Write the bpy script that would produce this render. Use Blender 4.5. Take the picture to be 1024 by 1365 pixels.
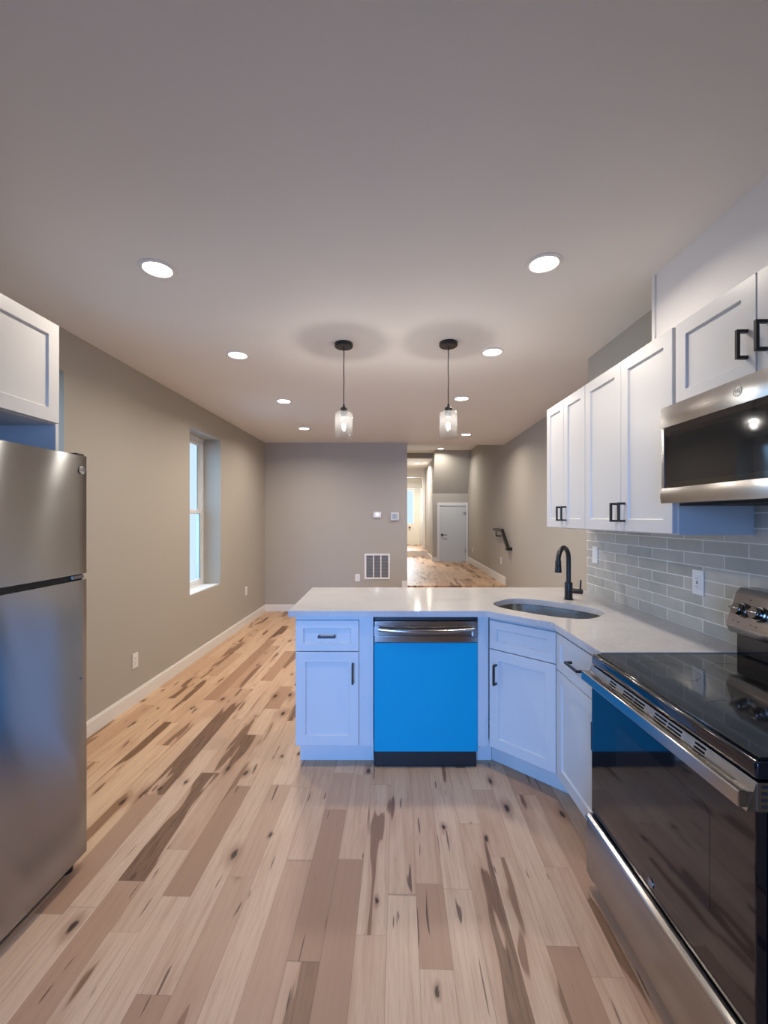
import bpy, bmesh, math, random
from mathutils import Vector, Matrix
from mathutils.geometry import tessellate_polygon
for o in list(bpy.data.objects): bpy.data.objects.remove(o, do_unlink=True)
S = bpy.context.scene
C = S.collection
PI = math.pi
random.seed(7)

# ------------------------------------------------------------------ camera, world, daylight, exposure
cd = bpy.data.cameras.new('camera'); cam = bpy.data.objects.new('camera', cd); C.objects.link(cam)
cam.location = (0, 0, 1.45); cam.rotation_euler = (PI/2, 0, 0)
cd.sensor_fit = 'VERTICAL'; cd.sensor_height = 36; cd.lens = 577/1365*36
cd.shift_y = 7.5/1365; cd.clip_start = 0.02; cd.clip_end = 200
S.camera = cam
vs = S.view_settings
vs.view_transform = 'Standard'; vs.look = 'None'; vs.gamma = 1; vs.use_curve_mapping = False
vs.exposure = -0.04
W = bpy.data.worlds.new('world'); S.world = W; W.use_nodes = True
bg = W.node_tree.nodes['Background']
bg.inputs['Color'].default_value = (0.58, 0.77, 1.0, 1); bg.inputs['Strength'].default_value = 1.25

def area(name, loc, rot, sx, sy, power, col, parent=None, shape='RECTANGLE', spread=PI):
    l = bpy.data.lights.new(name, 'AREA'); l.shape = shape; l.size = sx; l.size_y = sy
    l.energy = power; l.color = col; l.spread = spread
    o = bpy.data.objects.new(name, l); C.objects.link(o); o.location = loc; o.rotation_euler = rot; o.parent = parent
    return o
DAY = (0.17, 0.42, 1.0)
# daylight through the glazed rear door behind the camera
area('daylight_rear', (-.80, -2.28, 1.12), (math.radians(80), 0, math.radians(-8)), 1.15, 1.95, 35, DAY, spread=math.radians(62))
area('daylight_side', (-2.42, 4.65, 1.55), (0, math.radians(-72), 0), 1.6, .7, 15, (.30, .62, 1.0), spread=math.radians(130))
area('daylight_front', (.75, 14.75, 1.85), (math.radians(-90), 0, 0), .5, 1.1, 30, (.80, .90, 1.0))
area('daylight_side_near', (-2.42, 2.30, 1.55), (0, math.radians(-72), 0), 1.6, .7, 9, (.30, .62, 1.0), spread=math.radians(130))
LAMP_W = 8.0
LAMP_COL = (1.0, 0.88, 0.745)
PEND_W = 4.2
HALL_W = 34.0

# ------------------------------------------------------------------ helpers
def tag(o, label=None, cat=None, group=None, kind=None):
    if label: o['label'] = label
    if cat: o['category'] = cat
    if group: o['group'] = group
    if kind: o['kind'] = kind
    return o
def empty(name, loc=(0,0,0), rz=0, **k):
    o = bpy.data.objects.new(name, None); C.objects.link(o)
    o.empty_display_size = .05
    o.location = loc; o.rotation_euler = (0, 0, rz)
    return tag(o, **k)
class MB:
    def __init__(s): s.bm = bmesh.new()
    def _merge(s, b):
        me = bpy.data.meshes.new('t'); b.to_mesh(me); b.free(); s.bm.from_mesh(me); bpy.data.meshes.remove(me)
    def box(s, x0, x1, y0, y1, z0, z1, bev=0, seg=2, M=None):
        b = bmesh.new(); bmesh.ops.create_cube(b, size=1)
        for v in b.verts:
            v.co = Vector(((x0+x1)/2 + v.co.x*(x1-x0), (y0+y1)/2 + v.co.y*(y1-y0), (z0+z1)/2 + v.co.z*(z1-z0)))
        if bev: bmesh.ops.bevel(b, geom=list(b.edges), offset=bev, segments=seg, affect='EDGES', profile=.5)
        if M is not None: bmesh.ops.transform(b, matrix=M, verts=b.verts)
        s._merge(b); return s
    def prism(s, poly, z0, z1, bev=0, axis='z', M=None):
        # poly of 2D points; axis z: (x,y); axis y: (x,z) extruded along y; axis x: (y,z) extruded along x
        b = bmesh.new()
        def P(p, t):
            return {'z': (p[0], p[1], t), 'y': (p[0], t, p[1]), 'x': (t, p[0], p[1])}[axis]
        lo = [b.verts.new(P(p, z0)) for p in poly]; hi = [b.verts.new(P(p, z1)) for p in poly]
        n = len(poly)
        b.faces.new(lo); b.faces.new(hi)
        for i in range(n): b.faces.new((lo[i], lo[(i+1) % n], hi[(i+1) % n], hi[i]))
        bmesh.ops.recalc_face_normals(b, faces=b.faces)
        if bev: bmesh.ops.bevel(b, geom=list(b.edges), offset=bev, segments=2, affect='EDGES', profile=.5)
        if M is not None: bmesh.ops.transform(b, matrix=M, verts=b.verts)
        s._merge(b); return s
    def cyl(s, p0, p1, r0, r1=None, n=24, bev=0):
        p0 = Vector(p0); p1 = Vector(p1); r1 = r0 if r1 is None else r1
        d = p1-p0
        b = bmesh.new(); bmesh.ops.create_cone(b, cap_ends=True, segments=n, radius1=r0, radius2=r1, depth=d.length)
        if bev:
            ed = [e for e in b.edges if len(e.link_faces) == 2 and any(len(f.verts) > 4 for f in e.link_faces)]
            bmesh.ops.bevel(b, geom=ed, offset=bev, segments=2, affect='EDGES', profile=.5)
        M = Matrix.Translation((p0+p1)/2) @ d.to_track_quat('Z', 'Y').to_matrix().to_4x4()
        bmesh.ops.transform(b, matrix=M, verts=b.verts); s._merge(b); return s
    def tube(s, pts, r, n=12, caps=True):
        pts = [Vector(p) for p in pts]; b = bmesh.new(); rings = []
        up = None
        for i, p in enumerate(pts):
            t = (pts[min(i+1, len(pts)-1)] - pts[max(i-1, 0)]).normalized()
            if up is None:
                up = Vector((0, 0, 1)) if abs(t.z) < .9 else Vector((1, 0, 0))
            a = t.cross(up).normalized(); up = a.cross(t).normalized()
            rr = r[i] if isinstance(r, (list, tuple)) else r
            rings.append([b.verts.new(p + a*math.cos(2*PI*k/n)*rr + up*math.sin(2*PI*k/n)*rr) for k in range(n)])
        for q, w in zip(rings, rings[1:]):
            for k in range(n): b.faces.new((q[k], q[(k+1) % n], w[(k+1) % n], w[k]))
        if caps: b.faces.new(rings[0]); b.faces.new(rings[-1])
        bmesh.ops.recalc_face_normals(b, faces=b.faces); s._merge(b); return s
    def lathe(s, prof, c=(0,0,0), n=32, M=None):
        b = bmesh.new(); rings = []
        for r, z in prof:
            if r < 1e-6: rings.append([b.verts.new((0, 0, z))])
            else: rings.append([b.verts.new((r*math.cos(2*PI*k/n), r*math.sin(2*PI*k/n), z)) for k in range(n)])
        for q, w in zip(rings, rings[1:]):
            for k in range(n):
                if len(q) == 1 and len(w) == 1: continue
                if len(q) == 1: b.faces.new((q[0], w[(k+1) % n], w[k]))
                elif len(w) == 1: b.faces.new((q[k], q[(k+1) % n], w[0]))
                else: b.faces.new((q[k], q[(k+1) % n], w[(k+1) % n], w[k]))
        bmesh.ops.recalc_face_normals(b, faces=b.faces)
        T = Matrix.Translation(Vector(c)) @ (M if M is not None else Matrix.Identity(4))
        bmesh.ops.transform(b, matrix=T, verts=b.verts); s._merge(b); return s
    def quad(s, *ps):
        s.bm.faces.new([s.bm.verts.new(p) for p in ps]); return s
    def build(s, name, mat, parent=None, smooth=False, loc=None):
        me = bpy.data.meshes.new(name); s.bm.to_mesh(me); s.bm.free()
        me.materials.append(mat)
        if smooth:
            for p in me.polygons: p.use_smooth = True
            try: me.set_sharp_from_angle(angle=math.radians(35))
            except Exception: pass
        o = bpy.data.objects.new(name, me); C.objects.link(o); o.parent = parent
        if loc: o.location = loc
        return o
def B(name, mat, parent, *a, bev=0, smooth=False):
    return MB().box(*a, bev=bev).build(name, mat, parent, smooth)
def struct(o, name=None):
    o['kind'] = 'structure'; return o
def copy_tree(o, parent=None, children=None):
    c = o.copy(); C.objects.link(c); c.parent = parent
    for ch in [x for x in list(bpy.data.objects) if x.parent == o]: copy_tree(ch, c)
    return c

# ------------------------------------------------------------------ materials
class NT:
    def __init__(s, name):
        s.m = bpy.data.materials.new(name); s.m.use_nodes = True; s.t = s.m.node_tree; s.n = s.t.nodes
        s.p = s.n['Principled BSDF']; s.out = s.n['Material Output']
    def node(s, t, **k):
        n = s.n.new(t)
        for a, b in k.items(): setattr(n, a, b)
        return n
    def link(s, a, b): s.t.links.new(a, b)
    def put(s, sock, v):
        if isinstance(v, bpy.types.NodeSocket): s.link(v, sock)
        elif v is not None: sock.default_value = v
    def math(s, op, a, b=None, c=None, clamp=False):
        n = s.node('ShaderNodeMath', operation=op); n.use_clamp = clamp
        s.put(n.inputs[0], a); s.put(n.inputs[1], b)
        if c is not None: s.put(n.inputs[2], c)
        return n.outputs[0]
    def comb(s, x, y, z=0.0):
        n = s.node('ShaderNodeCombineXYZ'); s.put(n.inputs[0], x); s.put(n.inputs[1], y); s.put(n.inputs[2], z); return n.outputs[0]
    def mix(s, f, a, b, blend='MIX'):
        n = s.node('ShaderNodeMix', data_type='RGBA', blend_type=blend)
        s.put(n.inputs[0], f); s.put(n.inputs[6], a); s.put(n.inputs[7], b); return n.outputs[2]
    def step(s, v, lo, hi):
        n = s.node('ShaderNodeMapRange', interpolation_type='SMOOTHSTEP')
        s.put(n.inputs[0], v); s.put(n.inputs[1], lo); s.put(n.inputs[2], hi); return n.outputs[0]
    def noise(s, vec, scale=1, detail=2, rough=.5, dist=0):
        n = s.node('ShaderNodeTexNoise'); s.put(n.inputs['Vector'], vec)
        n.inputs['Scale'].default_value = scale; n.inputs['Detail'].default_value = detail
        n.inputs['Roughness'].default_value = rough; n.inputs['Distortion'].default_value = dist
        return n.outputs['Fac']
    def bump(s, h, strength=.1, dist=.01):
        n = s.node('ShaderNodeBump'); n.inputs['Strength'].default_value = strength; n.inputs['Distance'].default_value = dist
        s.put(n.inputs['Height'], h); s.link(n.outputs[0], s.p.inputs['Normal'])
def rgb(r, g, b):   # sRGB 0..255 -> linear
    f = lambda c: (c/255/12.92 if c/255 <= .04045 else ((c/255+.055)/1.055)**2.4)
    return (f(r), f(g), f(b), 1)
def simple(name, col, rough=.5, metal=0, nscale=0, namt=.04, bump=0, bscale=200, aniso=0, coat=0, spec=None):
    m = NT(name); p = m.p
    p.inputs['Roughness'].default_value = rough; p.inputs['Metallic'].default_value = metal
    tc = m.node('ShaderNodeTexCoord').outputs['Object']
    f = m.noise(tc, nscale or 3, 3)
    d = tuple(c*(1-namt) for c in col[:3]) + (1,)
    m.put(p.inputs['Base Color'], m.mix(f, d, col))
    if coat: p.inputs['Coat Weight'].default_value = coat; p.inputs['Coat Roughness'].default_value = .05
    if spec is not None: p.inputs['Specular IOR Level'].default_value = spec
    if bump: m.bump(m.noise(tc, bscale, 2), bump, .002)
    if aniso:
        p.inputs['Anisotropic'].default_value = abs(aniso)
        t = m.node('ShaderNodeTangent', direction_type='RADIAL', axis='Z'); m.link(t.outputs[0], p.inputs['Tangent'])
        p.inputs['Anisotropic Rotation'].default_value = 0.0 if aniso > 0 else 0.25
    return m.m
def emis(name, col, strength):
    m = NT(name); m.p.inputs['Base Color'].default_value = col
    m.p.inputs['Emission Color'].default_value = col; m.p.inputs['Emission Strength'].default_value = strength
    return m.m
def thin_glass(name, tint=(1,1,1,1), ior=1.45, rough=0.0, boost=1.0, haze=0):
    m = NT(name); m.n.remove(m.p)
    tr = m.node('ShaderNodeBsdfTransparent'); tr.inputs[0].default_value = tint
    gl = m.node('ShaderNodeBsdfGlossy'); gl.inputs['Roughness'].default_value = rough
    fr = m.node('ShaderNodeFresnel'); fr.inputs[0].default_value = ior
    geo = m.node('ShaderNodeNewGeometry')
    f = m.math('MULTIPLY', fr.outputs[0], m.math('MULTIPLY', m.math('SUBTRACT', 1.0, geo.outputs['Backfacing']), boost), clamp=True)
    mx = m.node('ShaderNodeMixShader'); m.link(f, mx.inputs[0]); m.link(tr.outputs[0], mx.inputs[1]); m.link(gl.outputs[0], mx.inputs[2])
    if haze:
        tl = m.node('ShaderNodeBsdfTranslucent'); tl.inputs[0].default_value = (.9, .92, .92, 1)
        m2 = m.node('ShaderNodeMixShader'); m2.inputs[0].default_value = haze
        m.link(mx.outputs[0], m2.inputs[1]); m.link(tl.outputs[0], m2.inputs[2]); mx = m2
    m.link(mx.outputs[0], m.out.inputs[0]); return m.m

WALL = simple('greige_paint', (.425, .395, .35, 1), .75, namt=.03, bump=.03, bscale=350)
CEIL = simple('ceiling_paint', (.80, .77, .74, 1), .7, namt=.03)
SOFF = simple('soffit_paint', (.80, .77, .76, 1), .6, namt=.03)
TRIM = simple('white_trim', (.78, .76, .73, 1), .4, namt=.02)
CAB = simple('white_cabinet', (.59, .59, .595, 1), .35, namt=.015)
BLACK = simple('black_metal', (.008, .008, .009, 1), .38)
BLACKP = simple('black_plastic', (.012, .012, .014, 1), .45)
ENAMEL = simple('black_enamel', (.004, .006, .012, 1), .12, coat=.4)
CERAM = simple('black_ceramic_glass', (.010, .011, .012, 1), .06, coat=.5)
OVENG = simple('oven_glass', (.006, .006, .008, 1), .05, coat=.6)
STEEL = simple('brushed_steel', (.40, .395, .39, 1), .18, 1, namt=.08, nscale=2, aniso=-1.0)
STEELB = simple('bright_steel', (.43, .415, .405, 1), .20, 1, namt=.08, aniso=-.9)
SINKM = simple('sink_steel', (.50, .47, .43, 1), .22, 1, namt=.1)
FILM = simple('blue_film', (.0, .31, .52, 1), .45, namt=.1, nscale=1.6)
FILM.node_tree.nodes['Principled BSDF'].inputs['Specular IOR Level'].default_value = .2
PLATE = simple('white_plastic', (.80, .79, .77, 1), .35)
DARK = simple('dark_recess', (.02, .02, .02, 1), .8)
GREYM = simple('grey_metal', (.25, .25, .25, 1), .4, .6)
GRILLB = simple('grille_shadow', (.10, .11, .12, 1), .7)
VINYL = simple('white_vinyl', (.82, .83, .83, 1), .35)
DOORW = simple('white_door', (.62, .65, .64, 1), .45)
CREAM = simple('cream_door', (.80, .76, .66, 1), .45)
GLASS = thin_glass('clear_glass')
SHADE = thin_glass('shade_glass', (.95, .955, .955, 1), 1.45, .04, 1.0, haze=.012)
DISC = emis('lamp_diffuser', (1, .95, .88, 1), 14)
BULB = emis('bulb_glow', (1, .97, .93, 1), 60)
LCD = emis('screen', (.75, .9, 1, 1), 1.5)

# quartz worktop
q = NT('white_quartz'); tc = q.node('ShaderNodeTexCoord').outputs['Object']
v1 = q.noise(tc, 2.2, 5, .6, 1.2); v2 = q.noise(tc, 60, 2)
c = q.mix(q.step(v1, .42, .62), (.51, .50, .505, 1), (.47, .46, .46, 1)); c = q.mix(q.step(v2, .62, .72), c, (.62, .60, .60, 1))
q.put(q.p.inputs['Base Color'], c); q.p.inputs['Roughness'].default_value = .10
QUARTZ = q.m

# backsplash tile, laid in running bond; wall plane is (Y, Z)
t = NT('grey_tile'); tc = t.node('ShaderNodeTexCoord').outputs['Object']
sp = t.node('ShaderNodeSeparateXYZ'); t.link(tc, sp.inputs[0])
br = t.node('ShaderNodeTexBrick'); br.offset = .5; br.offset_frequency = 2; br.squash = 1
vec = t.comb(t.math('ADD', sp.outputs[1], 10*.254 - 2.645 + .127*0), t.math('ADD', sp.outputs[2], -.915 + .0615*20), 0.0)
t.link(vec, br.inputs['Vector'])
br.inputs['Scale'].default_value = 1; br.inputs['Brick Width'].default_value = .254; br.inputs['Row Height'].default_value = .0615
br.inputs['Mortar Size'].default_value = .0028; br.inputs['Mortar Smooth'].default_value = .2; br.inputs['Bias'].default_value = 0
br.inputs['Color1'].default_value = (.41, .405, .365, 1); br.inputs['Color2'].default_value = (.55, .53, .475, 1)
br.inputs['Mortar'].default_value = (.78, .76, .71, 1)
n1 = t.noise(tc, 9, 4, .6)
t.put(t.p.inputs['Base Color'], t.mix(t.step(n1, .3, .75), br.outputs['Color'], (.50, .50, .47, 1)) if False else t.mix(.85, br.outputs['Color'], t.mix(n1, (.75,.75,.75,1), (1.15,1.15,1.15,1)), 'MULTIPLY'))
t.put(t.p.inputs['Roughness'], t.math('ADD', t.math('MULTIPLY', br.outputs['Fac'], .5), .16))
t.bump(t.math('ADD', t.math('MULTIPLY', br.outputs['Fac'], -1.0), t.math('MULTIPLY', n1, .5)), .35, .003)
TILE = t.m

# rustic hardwood strip floor
def floor_mat(name, ang, w=.108):
    f = NT(name); tc = f.node('ShaderNodeTexCoord').outputs['Object']
    mp = f.node('ShaderNodeMapping'); mp.inputs['Rotation'].default_value = (0, 0, ang); f.link(tc, mp.inputs[0])
    sp = f.node('ShaderNodeSeparateXYZ'); f.link(mp.outputs[0], sp.inputs[0])
    ac, al = sp.outputs[0], sp.outputs[1]
    a = f.math('ADD', f.math('DIVIDE', ac, w), 100.37); row = f.math('FLOOR', a); u = f.math('FRACT', a)
    wn = f.node('ShaderNodeTexWhiteNoise', noise_dimensions='1D'); f.link(row, wn.inputs['W']); r1 = wn.outputs['Value']
    ln = f.math('ADD', .50, f.math('MULTIPLY', r1, .75))
    b0 = f.math('ADD', f.math('DIVIDE', al, ln), f.math('MULTIPLY', r1, 37.3))
    # uneven board lengths: bend the position along the row
    b1 = f.math('ADD', b0, f.math('MULTIPLY', f.math('SINE', f.math('MULTIPLY', b0, 2.3)), .33))
    col = f.math('FLOOR', b1); v = f.math('FRACT', b1)
    w2 = f.node('ShaderNodeTexWhiteNoise', noise_dimensions='2D'); f.link(f.comb(row, col), w2.inputs['Vector'])
    rs = f.node('ShaderNodeSeparateColor'); f.link(w2.outputs['Color'], rs.inputs[0])
    ra, rb, rc = rs.outputs[0], rs.outputs[1], rs.outputs[2]
    idz = f.math('MULTIPLY', w2.outputs['Value'], 53.0)
    # base tone of each board
    cr = f.node('ShaderNodeValToRGB'); e = cr.color_ramp.elements
    e[0].position = 0; e[0].color = (.66, .46, .305, 1); e[1].position = 1; e[1].color = (.36, .205, .12, 1)
    for pos, cc in ((.40, (.60, .405, .262, 1)), (.75, (.555, .36, .23, 1)), (.92, (.46, .28, .172, 1))):
        x = cr.color_ramp.elements.new(pos); x.color = cc
    f.link(ra, cr.inputs[0])
    # soft broad colour flow inside a board
    flow = f.noise(f.comb(f.math('MULTIPLY', ac, 14), f.math('MULTIPLY', al, 1.8), idz), 1, 3, .55, .6)
    base = f.mix(f.math('MULTIPLY', f.step(flow, .45, .75), .45), cr.outputs[0], (.43, .25, .15, 1))
    # fine grain
    g = f.noise(f.comb(f.math('MULTIPLY', ac, 150), f.math('MULTIPLY', al, 7), idz), 1, 4, .65, .4)
    base = f.mix(f.math('MULTIPLY', f.step(g, .42, .72), .34), base, (.38, .22, .13, 1))
    # cathedral grain
    wv = f.node('ShaderNodeTexWave', wave_type='BANDS', bands_direction='X')
    wv.inputs['Scale'].default_value = 1; wv.inputs['Distortion'].default_value = 16; wv.inputs['Detail'].default_value = 3; wv.inputs['Detail Scale'].default_value = .45
    f.link(f.comb(f.math('MULTIPLY', ac, 9), f.math('MULTIPLY', al, 1.1), idz), wv.inputs['Vector'])
    base = f.mix(f.math('MULTIPLY', f.math('MULTIPLY', f.step(wv.outputs['Fac'], .6, 1.0), flow), .22), base, (.30, .17, .11, 1))
    # dark heartwood with a crisp edge in some boards
    hn = f.noise(f.comb(f.math('MULTIPLY', ac, 11), f.math('MULTIPLY', al, 1.25), idz), 1, 2, .45, .25)
    th = f.math('ADD', .505, f.math('MULTIPLY', f.math('POWER', rb, .75), .26))
    hf = f.step(f.math('SUBTRACT', hn, th), 0.0, .020)
    base = f.mix(f.math('MULTIPLY', f.step(f.math('SUBTRACT', hn, th), -.12, .01), .42), base, (.42, .235, .135, 1))
    hcol = f.mix(f.step(g, .38, .66), (.20, .10, .052, 1), (.085, .04, .021, 1))
    hcol = f.mix(f.math('MULTIPLY', rc, .6), hcol, (.33, .18, .10, 1))
    base = f.mix(f.math('MULTIPLY', hf, .93), base, hcol)
    # knots, each with a halo
    wob = f.noise(f.comb(f.math('MULTIPLY', ac, 30), f.math('MULTIPLY', al, 18), idz), 1, 2)
    kv = f.node('ShaderNodeTexVoronoi', voronoi_dimensions='2D', feature='F1')
    kv.inputs['Scale'].default_value = 1
    f.link(f.comb(f.math('ADD', f.math('MULTIPLY', ac, 7.2), f.math('MULTIPLY', wob, .10)), f.math('ADD', f.math('MULTIPLY', al, 3.1), f.math('MULTIPLY', wob, .14))), kv.inputs['Vector'])
    ks = f.node('ShaderNodeSeparateColor'); f.link(kv.outputs['Color'], ks.inputs[0])
    on = f.math('GREATER_THAN', f.math('ADD', f.math('MULTIPLY', ks.outputs[0], .6), f.math('MULTIPLY', rc, .4)), .60)
    rad = f.math('ADD', .028, f.math('MULTIPLY', f.math('POWER', ks.outputs[1], 2.0), .12))
    d = f.math('DIVIDE', f.math('SUBTRACT', kv.outputs['Distance'], .035), rad)
    halo = f.math('MULTIPLY', f.math('SUBTRACT', 1, f.step(d, .2, 3.2)), f.math('MULTIPLY', on, .6))
    core = f.math('MULTIPLY', f.math('SUBTRACT', 1, f.step(d, .1, .8)), f.math('MULTIPLY', on, .92))
    base = f.mix(halo, base, (.25, .125, .066, 1)); base = f.mix(core, base, (.035, .018, .011, 1))
    # thin mineral streaks
    mn = f.noise(f.comb(f.math('MULTIPLY', ac, 48), f.math('MULTIPLY', al, 4.2), f.math('ADD', idz, 9.0)), 1, 1, .4, .3)
    base = f.mix(f.math('MULTIPLY', f.step(mn, .715, .75), .8), base, (.08, .04, .026, 1))
    # joints
    du = f.math('MULTIPLY', f.math('MINIMUM', u, f.math('SUBTRACT', 1, u)), w)
    dv = f.math('MULTIPLY', f.math('MINIMUM', v, f.math('SUBTRACT', 1, v)), ln)
    dj = f.math('MINIMUM', du, dv); jt = f.math('SUBTRACT', 1, f.step(dj, .0003, .0016))
    base = f.mix(f.math('MULTIPLY', jt, .45), base, (.16, .09, .055, 1))
    f.put(f.p.inputs['Base Color'], base)
    f.put(f.p.inputs['Roughness'], f.math('ADD', .33, f.math('MULTIPLY', g, .14))); f.p.inputs['Specular IOR Level'].default_value = .32
    f.bump(f.math('ADD', f.math('MULTIPLY', jt, -1.0), f.math('MULTIPLY', g, .15)), .25, .0012)
    return f.m
FLOOR = floor_mat('rustic_hardwood', math.radians(1.9))
SIDING = NT('pale_siding'); tc = SIDING.node('ShaderNodeTexCoord').outputs['Object']
sp = SIDING.node('ShaderNodeSeparateXYZ'); SIDING.link(tc, sp.inputs[0])
z = SIDING.math('FRACT', SIDING.math('DIVIDE', sp.outputs[2], .11))
SIDING.put(SIDING.p.inputs['Base Color'], SIDING.mix(SIDING.step(z, .0, .12), (.25, .3, .36, 1), (.62, .70, .78, 1)))
SIDING.p.inputs['Roughness'].default_value = .6; SIDING = SIDING.m

# ------------------------------------------------------------------ the setting
LW = lambda y: -1.97 + (y-2.63)*.0308          # left wall
FW = lambda y: 1.80 + (y-3.16)*.0305           # far right wall
CH = 2.61; YB = -2.2
RF = .39; HF = .54                              # raised floor, hall floor
RC = 3.0; HC = 2.88

struct(B('floor', FLOOR, None, -2.35, 2.3, YB-.1, 6.9, -.1, 0))
struct(MB().box(.36, 2.3, 6.75, 11.8, 0.001, RF).box(.29, 2.3, 6.50, 6.75, 0.001, RF/2).build('floor_raised', FLOOR))
struct(B('floor_hall', FLOOR, None, .2, 2.3, 11.8, 14.7, 0.002, HF))
struct(B('trim_1', TRIM, None, .29, 1.19, 11.775, 11.799, RF, HF-.012))
struct(MB().box(-2.35, 2.3, YB-.1, 6.90, CH, CH+.12).build('ceiling', CEIL))
struct(MB().box(-.1, 2.3, 6.84, 6.90, CH+.12, RC).box(-.1, 2.3, 6.84, 10.5, RC, RC+.1).build('ceiling_raised', CEIL))
struct(MB().box(-.1, 2.3, 10.5, 14.7, HC, HC+.25).build('ceiling_hall', CEIL))
# left wall with two window openings
W1 = (4.275, 5.02); W2 = (1.93, 2.66); ZS, ZT = .676, 2.35
TH = .26
def wall_seg(mb, fn, y0, y1, z0, z1, th, side=-1):
    x0, x1 = fn(y0), fn(y1)
    poly = [(x0, y0), (x1, y1), (x1+side*th, y1), (x0+side*th, y0)]
    mb.prism(poly, z0, z1)
m = MB()
for a, b in ((YB, W2[0]), (W2[1], W1[0]), (W1[1], 6.7)): wall_seg(m, LW, a, b, 0, CH, TH)
for a, b in (W1, W2):
    wall_seg(m, LW, a, b, 0, ZS, TH); wall_seg(m, LW, a, b, ZT, CH, TH)
struct(m.build('wall_left', WALL))
struct(B('wall_back_room', WALL, None, -2.2, .36, 6.70, 6.84, 0, CH))
m = MB(); m.box(1.49, 1.65, YB, 3.16, 0, CH)
struct(m.build('wall_right', WALL))
m = MB(); wall_seg(m, FW, 3.0, 11.0, 0, RC, .15, 1); struct(m.build('wall_stairs', WALL))
# far wall beside the cupboard door, and the sloping underside of the stairs above it
struct(MB().box(1.17, 1.31, 10.4, 10.5, RF, 2.03).box(1.31, 1.985, 10.4, 10.5, 1.765, 2.03).box(1.985, 2.04, 10.4, 10.5, RF, 2.03).build('wall_far', WALL))
struct(MB().prism([(9.95, RC), (10.4, 2.03), (10.5, 2.03), (10.5, RC)], 1.17, 2.06, axis='x').build('wall_slope', WALL))
struct(B('wall_hall_lintel', WALL, None, .29, 1.17, 10.42, 10.5, HC, RC))
struct(B('wall_hall_right', WALL, None, 1.19, 1.30, 10.5, 12.6, RF, HC))
struct(B('wall_hall_room', WALL, None, 1.65, 1.75, 12.6, 14.5, HF, HC))
struct(B('wall_hall_left', WALL, None, .25, .36, 6.84, 14.5, 0, RC))
struct(MB().box(.25, .33, 14.5, 14.62, HF, HC).box(1.24, 1.75, 14.5, 14.62, HF, HC).box(.33, 1.24, 14.5, 14.62, 2.46, HC).build('wall_end', CREAM))
# soffit over the range run
struct(MB().box(1.30, 1.49, YB, 2.08, 2.2205, CH, bev=0).build('wall_soffit', SOFF))
struct(B('trim_2', TRIM, None, 1.292, 1.300, 2.066, 2.088, 2.2205, CH))
# rear wall with the glazed door
struct(MB().box(-2.35, -1.4, YB-.12, YB, 0, CH).box(-.2, 1.65, YB-.12, YB, 0, CH).box(-1.4, -.2, YB-.12, YB, 2.12, CH).build('wall_rear', WALL))
r = empty('door_1', (-.8, YB-.06, 0)); struct(r)
MB().box(-.6, -.54, -.05, .05, 0, 2.12).build('door_jamb', TRIM, r); MB().box(.54, .6, -.05, .05, 0, 2.12).build('door_jamb', TRIM, r); MB().box(-.54, .54, -.05, .05, 2.06, 2.12).build('door_head', TRIM, r); MB().box(-.54, .54, -.05, .05, 0, .05).build('threshold', TRIM, r)
# baseboards
m = MB()
def base_seg(m, fn, y0, y1, z, th=.014, h=.10, s=1):
    a, b = fn(y0), fn(y1)
    m.prism([(a, y0), (b, y1), (b+s*th, y1), (a+s*th, y0)], z, z+h-.012)
    m.prism([(a, y0), (b, y1), (b+s*th*.6, y1), (a+s*th*.6, y0)], z+h-.012, z+h)
base_seg(m, LW, 1.95, 6.70, 0.0, h=.105); struct(m.build('baseboard_left', TRIM))
struct(MB().box(LW(6.7)+.014, .36, 6.684, 6.70, 0, .095).box(LW(6.7)+.014, .36, 6.69, 6.70, .095, .107).build('baseboard_back', TRIM))
m = MB(); base_seg(m, FW, 6.80, 10.4, RF, h=.125, s=-1); struct(m.build('baseboard_stairs', TRIM))
struct(B('baseboard_hall', TRIM, None, 1.176, 1.19, 10.5, 11.77, RF, RF+.11))
struct(B('baseboard_far', TRIM, None, 1.17, 1.285, 10.386, 10.4, RF, RF+.11))
struct(B('baseboard_step', TRIM, None, .275, .362, 6.67, 6.686, RF-.02, RF+.085))

# windows in the left wall
def window(name, y0, y1):
    x = LW((y0+y1)/2)-TH+.02
    r = empty(name, (x, 0, 0)); struct(r)
    m = MB()
    fx0, fx1 = -.02, .055
    m.box(fx0, fx1, y0, y0+.035, ZS, ZT).box(fx0, fx1, y1-.035, y1, ZS, ZT).box(fx0, fx1, y0+.035, y1-.035, ZS, ZS+.035).box(fx0, fx1, y0+.035, y1-.035, ZT-.035, ZT)
    m.build('window_frame', VINYL, r)
    zm = (ZS+ZT)/2 - .02
    for nm, xa, xb, za, zb in (('upper_sash', 0.0, .022, zm, ZT-.036), ('lower_sash', .026, .05, ZS+.036, zm+.045)):
        a, b = y0+.036, y1-.036; w = .042
        sash = MB().box(xa, xb, a, a+w, za, zb, bev=.003).box(xa, xb, b-w, b, za, zb, bev=.003).box(xa, xb, a+w, b-w, za, za+w, bev=.003).box(xa, xb, a+w, b-w, zb-w, zb, bev=.003).build(nm, VINYL, r)
        MB().box((xa+xb)/2-.002, (xa+xb)/2+.002, a+w, b-w, za+w, zb-w).build('pane', GLASS, sash)
        gx = xb-.004
        MB().box(gx-.004, gx, a+w, a+w+.006, za+w, zb-w).box(gx-.004, gx, b-w-.006, b-w, za+w, zb-w).build('gasket', BLACKP, sash)
    B('window_sill', TRIM, r, .056, TH-.03, y0+.001, y1-.001, ZS, ZS+.012, bev=.003)
window('window_1', *W1); window('window_2', *W2)
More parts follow.
